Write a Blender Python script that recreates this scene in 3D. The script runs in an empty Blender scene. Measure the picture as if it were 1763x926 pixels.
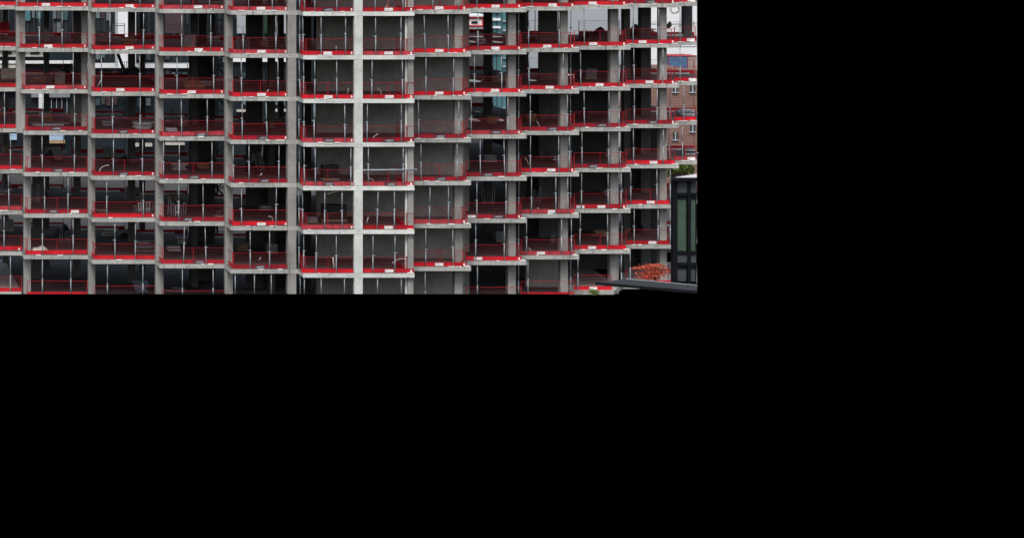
import bpy, bmesh, math, random
from mathutils import Vector, Matrix
from mathutils.geometry import tessellate_polygon
R = random.Random(7)
S = bpy.context.scene
COL = S.collection

# ------------------------------------------------------------------ survey of the place
F, PX, PY, H = 3630.0, -300.0, -156.0, 29.0          # focal length / principal point used to survey the photo, eye height
STOREY, THICK = 3.1, 0.30
def wx(x, Y): return (x - PX) / F * Y                 # lateral metres of a surveyed sight line at distance Y
def wz(y, Y): return H - (y - PY) / F * Y
def slab_bot(k): return H - (2.45 + k) * STOREY
def slab_top(k): return slab_bot(k) + THICK
def zcut(Y): return wz(506, Y)                        # lowest height surveyed

# bays: front distance, start, end of the slab front, end of the barrier
BAY = {
 'B0': dict(D=159.6, x0=-75, x1=37, bx0=-70, bx1=37, lab='leftmost bay', dep=15),
 'B1': dict(D=157.9, x0=40, x1=151, bx0=45, bx1=150, lab='second bay from left', dep=15),
 'B2': dict(D=155.8, x0=158, x1=267, bx0=162, bx1=267, lab='third bay from left', dep=15),
 'B3': dict(D=153.9, x0=275, x1=387, bx0=280, bx1=386, lab='fourth bay from left', dep=15),
 'B4': dict(D=151.7, x0=397, x1=510, bx0=401, bx1=496, lab='fifth bay from left', dep=15),
 'B5': dict(D=150.0, x0=522, x1=713.5, bx0=520, bx1=609.5, lab='bay left of white column', dep=18),
 'B6': dict(D=152.75, x0=713.5, x1=811, bx0=712, bx1=803, lab='sixth bay from right', dep=20),
 'B7': dict(D=155.3, x0=811, x1=906.7, bx0=803, bx1=897.5, lab='fifth bay from right', dep=24),
 'B8': dict(D=157.8, x0=906.7, x1=997, bx0=897.5, bx1=989, lab='fourth bay from right', dep=20),
 'B9': dict(D=160.4, x0=997, x1=1085.6, bx0=989, bx1=1078, lab='third bay from right', dep=15),
 'B10': dict(D=162.8, x0=1085.6, x1=1169, bx0=1078, bx1=1162, lab='second bay from right', dep=12),
 'B11': dict(D=165.3, x0=1169, x1=1200, bx0=1162, bx1=1198.3, lab='rightmost bay', dep=8),
}
ORDER = ['B0','B1','B2','B3','B4','B5','B6','B7','B8','B9','B10','B11']
LEFT, RIGHT = ORDER[:6], ORDER[6:]
for n in ORDER:
    b = BAY[n]; b['X0'] = wx(b['x0'], b['D']); b['X1'] = wx(b['x1'], b['D'])
BAYB = dict(BAY['B5']); BAYB.update(bx0=625, bx1=712, lab='bay right of white column')
BAY['B5b'] = BAYB
LEVEL = ['topmost level','second level down','third level down','fourth level down','fifth level down','sixth level down','seventh level down','lowest level']

# ------------------------------------------------------------------ materials
def nodes(name):
    m = bpy.data.materials.new(name); m.use_nodes = True
    nt = m.node_tree; return m, nt, nt.nodes['Principled BSDF']
def mat(name, col, rough=0.6, metal=0.0, var=0.12, scale=3.0, spec=0.4, wear=0):
    m, nt, p = nodes(name)
    tc = nt.nodes.new('ShaderNodeTexCoord'); no = nt.nodes.new('ShaderNodeTexNoise')
    no.inputs['Scale'].default_value = scale; no.inputs['Detail'].default_value = 6
    mr = nt.nodes.new('ShaderNodeMapRange'); mr.inputs[1].default_value = .3; mr.inputs[2].default_value = .7
    mr.inputs[3].default_value = 1 - var; mr.inputs[4].default_value = 1 + var
    mx = nt.nodes.new('ShaderNodeVectorMath'); mx.operation = 'SCALE'; mx.inputs[0].default_value = col
    oi = nt.nodes.new('ShaderNodeObjectInfo'); ad = nt.nodes.new('ShaderNodeVectorMath')
    sc = nt.nodes.new('ShaderNodeVectorMath'); sc.operation = 'SCALE'; sc.inputs[3].default_value = 0.01
    nt.links.new(oi.outputs['Location'], sc.inputs[0]); nt.links.new(oi.outputs['Location'], ad.inputs[1])
    nt.links.new(tc.outputs['Object'], ad.inputs[0]); nt.links.new(ad.outputs[0], no.inputs['Vector'])
    nt.links.new(no.outputs['Fac'], mr.inputs[0]); nt.links.new(mr.outputs[0], mx.inputs[3])
    if wear:
        rr = nt.nodes.new('ShaderNodeMapRange'); rr.inputs[3].default_value = 1 - wear; rr.inputs[4].default_value = 1 + wear*.35
        m2 = nt.nodes.new('ShaderNodeMath'); m2.operation = 'MULTIPLY'
        nt.links.new(oi.outputs['Random'], rr.inputs[0]); nt.links.new(rr.outputs[0], m2.inputs[0]); nt.links.new(mr.outputs[0], m2.inputs[1]); nt.links.new(m2.outputs[0], mx.inputs[3])
    nt.links.new(mx.outputs[0], p.inputs['Base Color'])
    p.inputs['Roughness'].default_value = rough; p.inputs['Metallic'].default_value = metal
    p.inputs['Specular IOR Level'].default_value = spec
    return m
def concrete(name, col, dark=0.55):
    m, nt, p = nodes(name)
    N = nt.nodes.new; L = nt.links.new
    tc = N('ShaderNodeTexCoord')
    big = N('ShaderNodeTexNoise'); big.inputs['Scale'].default_value = .55; big.inputs['Detail'].default_value = 8; big.inputs['Roughness'].default_value = .65
    fine = N('ShaderNodeTexNoise'); fine.inputs['Scale'].default_value = 9; fine.inputs['Detail'].default_value = 5
    mp = N('ShaderNodeMapping'); mp.inputs['Scale'].default_value = (5.5, 5.5, .35)      # vertical water marks
    run = N('ShaderNodeTexNoise'); run.inputs['Scale'].default_value = 1; run.inputs['Detail'].default_value = 4
    L(tc.outputs['Object'], big.inputs['Vector']); L(tc.outputs['Object'], fine.inputs['Vector'])
    L(tc.outputs['Object'], mp.inputs['Vector']); L(mp.outputs[0], run.inputs['Vector'])
    r1 = N('ShaderNodeMapRange'); r1.inputs[1].default_value = .3; r1.inputs[2].default_value = .72; r1.inputs[3].default_value = .66; r1.inputs[4].default_value = 1.16
    r2 = N('ShaderNodeMapRange'); r2.inputs[1].default_value = .3; r2.inputs[2].default_value = .7; r2.inputs[3].default_value = .9; r2.inputs[4].default_value = 1.08
    r3 = N('ShaderNodeMapRange'); r3.inputs[1].default_value = .56; r3.inputs[2].default_value = .74; r3.inputs[3].default_value = 1.0; r3.inputs[4].default_value = dark
    L(big.outputs['Fac'], r1.inputs[0]); L(fine.outputs['Fac'], r2.inputs[0]); L(run.outputs['Fac'], r3.inputs[0])
    m1 = N('ShaderNodeMath'); m1.operation = 'MULTIPLY'; m2 = N('ShaderNodeMath'); m2.operation = 'MULTIPLY'
    L(r1.outputs[0], m1.inputs[0]); L(r2.outputs[0], m1.inputs[1]); L(m1.outputs[0], m2.inputs[0]); L(r3.outputs[0], m2.inputs[1])
    mx = N('ShaderNodeVectorMath'); mx.operation = 'SCALE'; mx.inputs[0].default_value = col
    L(m2.outputs[0], mx.inputs[3]); L(mx.outputs[0], p.inputs['Base Color'])
    oi = N('ShaderNodeObjectInfo'); ro = N('ShaderNodeMapRange'); ro.inputs[3].default_value = .88; ro.inputs[4].default_value = 1.06
    m4 = N('ShaderNodeMath'); m4.operation = 'MULTIPLY'
    L(oi.outputs['Random'], ro.inputs[0]); L(ro.outputs[0], m4.inputs[0]); L(m2.outputs[0], m4.inputs[1]); L(m4.outputs[0], mx.inputs[3])
    bp = N('ShaderNodeBump'); bp.inputs['Strength'].default_value = .25; bp.inputs['Distance'].default_value = .02
    L(fine.outputs['Fac'], bp.inputs['Height']); L(bp.outputs[0], p.inputs['Normal'])
    p.inputs['Roughness'].default_value = .85; p.inputs['Specular IOR Level'].default_value = .2
    return m
M = {}
M['conc'] = concrete('concrete', (.50, .51, .485), .4)
M['conc_floor'] = concrete('shaded floor concrete', (.165, .16, .155), .6)  # floor and soffit colour darkened, interior shade is painted in
M['conc_shaded'] = concrete('shaded inner concrete', (.13, .132, .132), .7)  # darker copy of the concrete, interior shade put into its colour
M['conc_col'] = concrete('column concrete', (.36, .36, .345), .65)
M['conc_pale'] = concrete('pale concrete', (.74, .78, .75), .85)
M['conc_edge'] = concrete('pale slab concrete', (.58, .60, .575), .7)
M['conc_wall'] = concrete('wall concrete', (.34, .345, .33), .8)
M['conc_core'] = concrete('shaded core wall concrete', (.075, .078, .082), .8)  # core colour darkened to paint in the shade inside the frame
M['patch_white'] = mat('white patch', (.78, .79, .77), .7)
M['red'] = mat('red powder coat', (.56, .006, .018), .5, var=.25, scale=1.2, wear=.3)
M['red_dark'] = mat('deep red coat', (.36, .005, .02), .5, var=.25, scale=1.2, wear=.25)
M['red_old'] = mat('scuffed red coat', (.42, .035, .05), .6, var=.35, scale=2.5)
M['redwire'] = mat('red mesh wire', (.40, .008, .016), .5, wear=.4)
M['white'] = mat('white sign plate', (.82, .82, .82), .5, var=.03)
M['black'] = mat('black lettering', (.02, .02, .022), .6)
M['navy'] = mat('navy sign plate', (.012, .016, .035), .5)
M['emblem'] = mat('sign red', (.5, .05, .07), .5)
M['steel'] = mat('galvanised steel', (.33, .37, .40), .8, 0, .25, 4)
M['steel_dark'] = mat('weathered steel', (.14, .15, .16), .75, 0, .25, 4)
M['hose'] = mat('pale hose', (.42, .40, .37), .6)
M['timber'] = mat('timber', (.42, .30, .2), .8, var=.25, scale=6)
M['ply'] = mat('plywood', (.30, .14, .085), .8, var=.2)
M['sheet'] = mat('white board', (.74, .77, .80), .6)
M['tarp'] = mat('dark tarpaulin', (.02, .022, .026), .6)
M['blue'] = mat('blue wrap', (.02, .09, .2), .5)
M['lead'] = mat('grey crate', (.22, .24, .26), .6)
M['yard'] = mat('yard asphalt', (.07, .072, .075), .9, var=.25, scale=.4)
M['glassdark'] = mat('dark glazing', (.018, .026, .032), .12, spec=.5, var=.3, scale=.3)
M['glassteal'] = mat('teal glazing', (.09, .22, .25), .15, spec=.6, var=.25, scale=.3)
M['panel_brown'] = mat('brown panel', (.06, .035, .04), .5)
M['panel_green'] = mat('dark green panel', (.012, .04, .02), .5)
M['panel_grey'] = mat('grey reflecting pane', (.13, .15, .17), .3, var=.4, scale=.5)
M['panel_teal'] = mat('teal reflecting pane', (.05, .10, .11), .3, var=.4, scale=.5)
M['skyglass'] = mat('glazing painted sky-bright', (.45, .62, .85), .3)  # pale blue paints sky brightness into the panes
M['mull'] = mat('dark mullion', (.05, .055, .06), .5)
M['clad_white'] = mat('white cladding', (.80, .83, .85), .6, var=.04, scale=.3)
M['clad_pale'] = mat('pale blue grey cladding', (.38, .41, .45), .6, var=.06, scale=.3)
M['cream'] = mat('cream panels', (.55, .53, .48), .7)
M['corr'] = mat('beige corrugated steel', (.42, .34, .30), .6)
M['contblue'] = mat('blue container paint', (.09, .2, .36), .5)
M['charcoal'] = mat('charcoal frame', (.008, .009, .011), .6, spec=.08)
M['spandrel'] = mat('grey spandrel', (.06, .066, .08), .6, spec=.15)
M['roofgrey'] = mat('grey roofing felt', (.045, .049, .056), .9, spec=.1)
M['roofwhite'] = mat('white roof edge', (.66, .65, .67), .6)
M['blind'] = mat('sage window blind', (.05, .088, .064), .85, var=.35, scale=1.0)
M['bark'] = mat('bark', (.08, .06, .05), .9)
def leafmat(name, a, b):
    m, nt, p = nodes(name)
    no = nt.nodes.new('ShaderNodeTexNoise'); no.inputs['Scale'].default_value = 7.0
    tc = nt.nodes.new('ShaderNodeTexCoord'); rp = nt.nodes.new('ShaderNodeValToRGB')
    rp.color_ramp.elements[0].position = .35; rp.color_ramp.elements[1].position = .65
    rp.color_ramp.elements[0].color = (*a, 1); rp.color_ramp.elements[1].color = (*b, 1)
    nt.links.new(tc.outputs['Object'], no.inputs['Vector']); nt.links.new(no.outputs['Fac'], rp.inputs[0]); nt.links.new(rp.outputs[0], p.inputs['Base Color'])
    p.inputs['Roughness'].default_value = .6
    return m
M['acer'] = leafmat('acer leaves', (.50, .04, .03), (.62, .17, .08))
M['leaf'] = leafmat('green leaves', (.09, .16, .03), (.25, .30, .07))
def brickmat():
    m, nt, p = nodes('brickwork')
    tc = nt.nodes.new('ShaderNodeTexCoord'); mp = nt.nodes.new('ShaderNodeMapping'); mp.inputs['Rotation'].default_value = (math.pi/2, 0, 0)
    br = nt.nodes.new('ShaderNodeTexBrick'); br.inputs['Scale'].default_value = 1.0
    br.inputs['Color1'].default_value = (.25, .115, .085, 1); br.inputs['Color2'].default_value = (.19, .09, .07, 1); br.inputs['Mortar'].default_value = (.3, .27, .24, 1)
    br.inputs['Brick Width'].default_value = .5; br.inputs['Row Height'].default_value = .17; br.inputs['Mortar Size'].default_value = .018
    nt.links.new(tc.outputs['Object'], mp.inputs[0]); nt.links.new(mp.outputs[0], br.inputs['Vector']); nt.links.new(br.outputs['Color'], p.inputs['Base Color'])
    p.inputs['Roughness'].default_value = .9
    return m
M['brick'] = brickmat()
def puddlemat():
    m, nt, p = nodes('standing water')
    p.inputs['Base Color'].default_value = (.05, .052, .055, 1); p.inputs['Roughness'].default_value = .03; p.inputs['Specular IOR Level'].default_value = .6
    return m
M['water'] = puddlemat()

# ------------------------------------------------------------------ mesh helpers
class MB:
    def __init__(s): s.bm = bmesh.new()
    def box(s, x0, x1, y0, y1, z0, z1, rot=None, piv=None):
        vs = [s.bm.verts.new(p) for p in ((x0,y0,z0),(x1,y0,z0),(x1,y1,z0),(x0,y1,z0),(x0,y0,z1),(x1,y0,z1),(x1,y1,z1),(x0,y1,z1))]
        for f in ((0,3,2,1),(4,5,6,7),(0,1,5,4),(1,2,6,5),(2,3,7,6),(3,0,4,7)): s.bm.faces.new([vs[i] for i in f])
        if rot is not None: bmesh.ops.rotate(s.bm, verts=vs, cent=piv or (0,0,0), matrix=rot)
        return s
    def tube(s, pts, r, n=8, r2=None):
        pts = [Vector(p) for p in pts]; rings = []
        for i, p in enumerate(pts):
            d = (pts[min(i+1, len(pts)-1)] - pts[max(i-1, 0)]).normalized()
            u = d.orthogonal().normalized(); v = d.cross(u)
            if rings:
                pu = rings[-1][1]; u = (pu - d*pu.dot(d)).normalized(); v = d.cross(u)
            rr = r if r2 is None else r + (r2 - r) * i / (len(pts)-1)
            rings.append(([s.bm.verts.new(p + rr*(math.cos(a)*u + math.sin(a)*v)) for a in [2*math.pi*j/n for j in range(n)]], u))
        for (a, _), (b, _) in zip(rings, rings[1:]):
            for j in range(n): s.bm.faces.new((a[j], a[(j+1)%n], b[(j+1)%n], b[j]))
        s.bm.faces.new(rings[0][0][::-1]); s.bm.faces.new(rings[-1][0])
        return s
    def prism(s, pts, z0, z1):
        a = [s.bm.verts.new((x, y, z0)) for x, y in pts]; b = [s.bm.verts.new((x, y, z1)) for x, y in pts]
        for t in tessellate_polygon([[Vector((x, y, 0)) for x, y in pts]]):
            s.bm.faces.new([a[i] for i in t]); s.bm.faces.new([b[i] for i in t[::-1]])
        for i in range(len(a)):
            j = (i+1) % len(a); s.bm.faces.new((a[i], a[j], b[j], b[i]))
        return s
    def mesh(s, name, m, smooth=False):
        bmesh.ops.recalc_face_normals(s.bm, faces=s.bm.faces[:])
        me = bpy.data.meshes.new(name); s.bm.to_mesh(me); s.bm.free()
        for x in (m if isinstance(m, (list, tuple)) else [m]): me.materials.append(x)
        if smooth:
            for p in me.polygons: p.use_smooth = True
        return me
    def build(s, name, m, parent=None, loc=(0,0,0), smooth=False):
        o = bpy.data.objects.new(name, s.mesh(name, m, smooth)); COL.objects.link(o); o.location = loc
        if parent is not None: o.parent = parent
        return o
def put(name, me, parent=None, loc=(0,0,0)):
    o = bpy.data.objects.new(name, me); COL.objects.link(o); o.location = loc
    if parent is not None: o.parent = parent
    return o
def tag(o, label, cat, group=None):
    o['label'] = label; o['category'] = cat
    if group: o['group'] = group
    return o
def thing(name, label, cat, loc=(0,0,0), rz=0, group=None):
    o = bpy.data.objects.new(name, None); COL.objects.link(o); o.location = loc; o.rotation_euler = (0,0,rz); o.empty_display_size = .2
    return tag(o, label, cat, group)
def struct(o, kind='structure'):
    o['kind'] = kind; return o

# ------------------------------------------------------------------ the concrete frame
frame = thing('concrete_frame_building', 'unfinished grey concrete building of open stepped floors and slim columns', 'building')
def corner_x(n, k):
    if n == 'B1': return {-1:27, 0:28, 1:32, 2:36}.get(k, 41)
    return BAY[n]['x0']
def outline(k, names=ORDER):
    pts = []
    for i, n in enumerate(names):
        b = BAY[n]; D = b['D']
        if n in LEFT:
            X0 = wx(corner_x(n, k), D)
            if i and names[i-1] in LEFT: pts.append((X0, BAY[names[i-1]]['D']))
            pts.append((X0, D))
            if n == 'B5': pts.append((b['X1'], D))
            elif i == len(names)-1: pts.append((b['X1'], D))
        else:
            if i: pts.append((BAY[names[i-1]]['X1'], D))
            else: pts.append((b['X0'], D))
            pts.append((b['X1'], D))
    back = []
    for i, n in enumerate(names):
        b = BAY[n]; Yb = b['D'] + b['dep']
        xa = pts[0][0] if i == 0 else back[-1][0]
        if n in LEFT and n != 'B5': xb = wx(corner_x(ORDER[ORDER.index(n)+1], k), BAY[ORDER[ORDER.index(n)+1]]['D'])
        else: xb = b['X1']
        if i == len(names)-1: xb = wx(1199.5, Yb) if n == 'B11' else pts[-1][0]
        back += [(xa, Yb), (xb, Yb)]
    return pts, back[::-1]
def jitter_chain(pts):
    return pts
for k in range(-1, 7):
    fr, bk = outline(k)
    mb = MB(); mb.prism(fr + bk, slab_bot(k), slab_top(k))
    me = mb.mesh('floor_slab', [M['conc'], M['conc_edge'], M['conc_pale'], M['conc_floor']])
    for p in me.polygons:                              # corner bay's slab front and left-facing step sides are paler
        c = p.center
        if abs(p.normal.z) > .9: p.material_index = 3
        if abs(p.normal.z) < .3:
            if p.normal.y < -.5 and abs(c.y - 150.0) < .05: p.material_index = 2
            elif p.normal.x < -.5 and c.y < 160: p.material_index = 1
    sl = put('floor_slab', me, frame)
    mp = MB()  # thin white patches along the top front edge of the slab
    for n in ORDER:
        b = BAY[n]
        xs = [R.uniform(b['bx0']+4, b['bx1']-14) for _ in range(R.choice((1, 2, 2, 3)))]
        for x in xs:
            w = R.uniform(3, 11); X = wx(x, b['D']); z = slab_top(k)
            mp.box(X, X + w/24.2, b['D']-.035, b['D']+.10, z-.03-R.uniform(0,.03), z+.012+R.uniform(0, .02))
        if n in RIGHT or n == 'B5':
            X = b['X1']; mp.box(X-.45, X-.02, b['D']-.02, b['D']+.5, slab_top(k)+.002, slab_top(k)+.03)
    mp.build('white_patch', M['patch_white'], sl)['kind'] = 'stuff'
    jt = MB()
    for n in ORDER:
        b = BAY[n]
        for _ in range(R.choice((1, 2, 3, 4))):
            X = wx(R.uniform(b['bx0']+4, b['bx1']-12), b['D']); w = R.uniform(.2, .9)
            z = slab_bot(k) + R.uniform(.08, .26)
            jt.box(X, X+w, b['D']-.004, b['D']+.01, z, z+R.uniform(.012, .03))
            if R.random() < .5: jt.box(X, X+.03, b['D']-.004, b['D']+.01, slab_bot(k)+.02, z)
    for xa, xb, Yc in ((495.5, 510, 151.7), (610, 624.5, 150.0)):
        for z in (slab_bot(k)-.012, slab_top(k)-.004, slab_bot(k)+.15): jt.box(wx(xa+R.uniform(0, 2), Yc), wx(xb-R.uniform(0, 3), Yc), Yc-.003, Yc+.01, z, z+.016)
    jt.build('joint_stain', M['steel_dark'], sl)['kind'] = 'stuff'
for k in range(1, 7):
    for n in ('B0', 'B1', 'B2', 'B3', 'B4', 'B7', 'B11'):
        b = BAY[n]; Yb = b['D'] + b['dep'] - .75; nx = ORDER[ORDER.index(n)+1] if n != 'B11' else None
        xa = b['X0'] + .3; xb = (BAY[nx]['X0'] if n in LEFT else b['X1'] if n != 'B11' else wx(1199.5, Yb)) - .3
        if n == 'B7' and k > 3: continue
        if R.random() < .85: MB().box(xa + R.uniform(0, 1), xb - R.uniform(0, 1.2), Yb, Yb+.2, slab_top(k)+.002, slab_top(k)+R.uniform(.10, .17)).build('bright_edge_strip', M['patch_white'], frame)  # added pale strip that draws the bright lit line at the far floor edge
fr, bk = outline(7, ['B10', 'B11'])
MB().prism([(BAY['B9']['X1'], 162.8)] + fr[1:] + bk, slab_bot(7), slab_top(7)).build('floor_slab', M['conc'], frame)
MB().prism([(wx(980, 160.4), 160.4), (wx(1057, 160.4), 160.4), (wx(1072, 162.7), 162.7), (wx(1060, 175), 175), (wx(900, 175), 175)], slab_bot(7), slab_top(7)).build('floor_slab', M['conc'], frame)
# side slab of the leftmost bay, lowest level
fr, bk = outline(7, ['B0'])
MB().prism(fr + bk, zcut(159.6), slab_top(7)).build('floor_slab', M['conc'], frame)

ZT = slab_top(-1) + .004
def column(x0, x1, Y, depth=.55, m='conc_col', zt=None, zb=None, name='column'):
    zb = (zcut(Y) if x0 < 1060 or x0 > 1170 else slab_bot(7)) if zb is None else zb
    return MB().box(wx(x0, Y), wx(x1, Y), Y, Y+depth, zb, ZT if zt is None else zt).build(name, M[m], frame)
column(28, 43.5, 159.3, zb=slab_bot(3)); column(41, 53, 159.3, zt=slab_bot(3)-.001)
column(152.4, 163.8, 157.6); column(141, 150.5, 159.6, zb=slab_bot(3))
column(268.4, 281.5, 155.5); column(388, 401, 153.6)
column(495.5, 510, 151.703, .6)
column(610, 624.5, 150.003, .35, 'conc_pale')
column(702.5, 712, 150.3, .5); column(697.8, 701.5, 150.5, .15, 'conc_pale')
column(783, 796.5, 153.7); column(798, 808, 159.5, .6)
column(875, 888.3, 156.4); column(836, 847.5, 168.5, .6, 'conc_shaded')
column(965, 977.8, 158.9); column(1051, 1065, 161.5, .6); column(1136, 1148, 163.9)
column(1104, 1121, 169.5, .7, 'conc_shaded'); column(1178, 1192, 172.4, .6, 'conc_shaded', zb=slab_top(1)+.001)
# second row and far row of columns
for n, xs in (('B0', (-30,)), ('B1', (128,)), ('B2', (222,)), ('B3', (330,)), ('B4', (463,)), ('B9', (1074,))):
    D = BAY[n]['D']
    for x in xs: column(x, x+11, D+8.0, .6, 'conc_shaded')
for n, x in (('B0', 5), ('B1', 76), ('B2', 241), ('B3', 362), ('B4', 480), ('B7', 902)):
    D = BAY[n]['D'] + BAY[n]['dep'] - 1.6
    column(x, x+9, D, .5, 'conc_shaded')
def wall(x0, x1, Y, t=.25, top=-1, low=None, m='conc_wall'):
    z1 = slab_bot(top) if top >= 0 else ZT - .01
    z0 = (zcut(Y) if x0 < 1060 else slab_bot(7)) if low is None else slab_top(low)
    return MB().box(wx(x0, Y), wx(x1, Y), Y, Y+t, z0, z1).build('wall', M[m], frame)
wall(545, 786, 156.5)
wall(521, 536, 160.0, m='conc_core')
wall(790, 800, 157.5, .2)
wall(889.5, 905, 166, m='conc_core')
wall(928, 960, 166.5, m='conc_shaded'); wall(960.5, 1052, 170, top=1, m='conc_core'); wall(902, 927.5, 168, top=2, m='conc_core')
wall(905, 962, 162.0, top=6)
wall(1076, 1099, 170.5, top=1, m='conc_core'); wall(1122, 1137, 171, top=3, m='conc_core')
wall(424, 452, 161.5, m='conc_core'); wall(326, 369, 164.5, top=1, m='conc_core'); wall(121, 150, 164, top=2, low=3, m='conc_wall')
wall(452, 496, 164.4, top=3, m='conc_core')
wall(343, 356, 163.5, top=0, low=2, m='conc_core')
wall(56, 76, 165.5, top=3, m='conc_shaded')
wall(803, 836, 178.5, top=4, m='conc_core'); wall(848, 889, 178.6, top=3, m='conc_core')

# ------------------------------------------------------------------ edge barriers
BH, TOE = 1.13, .295
lib = {}
def barrier_meshes(w):
    key = round(w, 2)
    if key in lib: return lib[key]
    toe = MB().box(0, w, -.015, .015, .0, TOE).box(0, w, -.03, .03, TOE-.02, TOE).mesh('toe_board', M['red'])
    toe2 = toe.copy(); toe2.materials[0] = M['red_old']
    toe3 = toe.copy(); toe3.materials[0] = M['red_dark']
    mb = MB(); n = max(2, int(w/.14))
    for i in range(1, n): mb.box(i*w/n-.0019, i*w/n+.0019, -.0019, .0019, TOE, BH-.02)
    for z in (.48, .70, .92): mb.box(.02, w-.02, -.008, -.0022, z-.003, z+.003)
    mesh = mb.mesh('mesh_panel', M['redwire'])
    rail = MB().box(.025, w-.025, -.012, .012, BH-.01, BH+.016).mesh('top_rail', M['redwire'])
    post = MB().box(-.022, .022, -.022, .022, 0, BH+.03).mesh('post', M['redwire'])
    lib[key] = (toe, mesh, rail, post, toe2, toe3); return lib[key]
def letters(mb, x0, x1, z0, z1, y, seed):
    r = random.Random(seed); x = x0
    while x < x1 - .02:
        w = r.choice((.025, .03, .035, .02)); top = z1 if r.random() < .35 else z0 + (z1-z0)*.72
        mb.box(x, min(x+.010, x1), y-.004, y, z0, top)                                   # a stem
        if r.random() < .7: mb.box(x+.010, min(x+w, x1), y-.004, y, top-.014, top)       # a bowl or arm
        if r.random() < .5: mb.box(x+.010, min(x+w, x1), y-.004, y, z0, z0+.012)
        x += w + .014
lib_s = {}
def sign_meshes(kind):
    if kind in lib_s: return lib_s[kind]
    if kind == 'w':
        plate = MB().box(-.3, .3, -.010, 0, 0, .2).mesh('sign', M['white'])
        mb = MB(); letters(mb, -.25, .08, .085, .135, -.010, 3)
        t = mb.mesh('lettering', M['black']); e = [('logo', MB().box(.16, .25, -.014, -.010, .05, .062).mesh('logo', M['black']))]
    else:
        plate = MB().box(-.42, .42, -.010, 0, 0, .22).mesh('sign', M['navy'])
        mb = MB(); letters(mb, -.2, .36, .075, .165, -.010, 5)
        t = mb.mesh('lettering', M['white'])
        eb = MB(); v = [eb.bm.verts.new(p) for p in ((-.38,-.014,.06),(-.25,-.014,.06),(-.315,-.014,.17),(-.38,-.010,.06),(-.25,-.010,.06),(-.315,-.010,.17))]
        for f in ((0,1,2),(3,5,4),(0,3,4,1),(1,4,5,2),(2,5,3,0)): eb.bm.faces.new([v[i] for i in f])
        e = [('emblem', eb.mesh('emblem', M['emblem'])), ('small_print', MB().box(-.2, .30, -.014, -.010, .035, .05).mesh('small_print', M['white']))]
    lib_s[kind] = (plate, t, e); return lib_s[kind]
TAGM = MB().box(-.05, .05, -.008, 0, 0, .17).mesh('tag', M['white'])
def barrier(p0, p1, z, label, group, sign=(), old=False, tagged=False, nposts=2, zcutm=None):
    d = Vector((p1[0]-p0[0], p1[1]-p0[1])); w = d.length
    t = thing('edge_barrier', label, 'barrier', (p0[0], p0[1], z), math.atan2(d.y, d.x), group)
    t.rotation_euler[1] = R.uniform(-.005, .005); t.rotation_euler[0] = R.uniform(-.035, .035)
    toe, mesh, rail, post, toe2, toe3 = barrier_meshes(w)
    tb_ = put('toe_board', toe2 if old else toe3 if any(q[0] == 'n' for q in sign) else toe, t)
    if R.random() < .15: tb_.rotation_euler[1] = R.uniform(-.022, 0); tb_.location.z = .005
    put('mesh_panel', mesh, t, (0, 0, 0)); put('top_rail', rail, t)
    for i in range(nposts): put('post', post, t, (w*i/(nposts-1), .05, 0))
    for kind, dist in sign:
        pl, tx, em = sign_meshes(kind)
        s = put('sign', pl, t, (dist, -.0315, .03 + R.uniform(-.01, .015)))
        put('lettering', tx, s)
        for en, em_ in em or (): put(en, em_, s)
    if tagged: put('tag', TAGM, t, (w-.18, -.0315, .05))
    return t
SIGNS = {
 0: dict(B1='w79', B2='w223', B3='w341', B4='w449', B5='n564', B5b='w669', B6='w756', B7='w853', B8='w951', B9='w1020', B10='n1119', B11='w1190'),
 1: dict(B1='w83', B2='w223', B3='w342', B4='w450', B5='w564', B5b='w669', B6='w756', B7='w853', B8='w942', B9='w1021', B10='w1106', B11='w1189'),
 2: dict(B1='w86.5', B2='w207', B3='w330', B4='w450', B5='w565', B5b='w670', B6='w756', B7='w852', B8='w946', B9='w1032', B10='w1118', B11='w1192'),
 3: dict(B1='n96', B2='n211', B3='n345', B4='n452', B5='n565', B5b='n669', B6='n757', B7='n853', B8='n950', B9='n1035', B10='n1123'),
 4: dict(B1='n99', B2='n211', B3='n333', B4='n454', B5='n565', B5b='n672', B6='n758', B7='n839', B8='w949', B9='n1020', B10='w1125', B11='w1190'),
 5: dict(B1='n90 w129', B3='n322', B4='w450', B5b='w669', B7='w812 n857', B8='w950', B9='w999 w1035', B10='w1120'),
 6: dict(B3='n342', B4='n446', B5b='w670', B6='w756', B7='w823', B8='w931', B9='w1019', B10='w1123'),
 7: dict(B9='w1021'),
}
KINDS = {'w': 'white sign', 'n': 'navy sign'}
FRONT = ['B0','B1','B2','B3','B4','B5','B5b','B6','B7','B8','B9','B10','B11']
def fill(k, n):
    return corner_x('B1', k) + 6 if n == 'B1' else BAY[n]['bx0']
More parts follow.
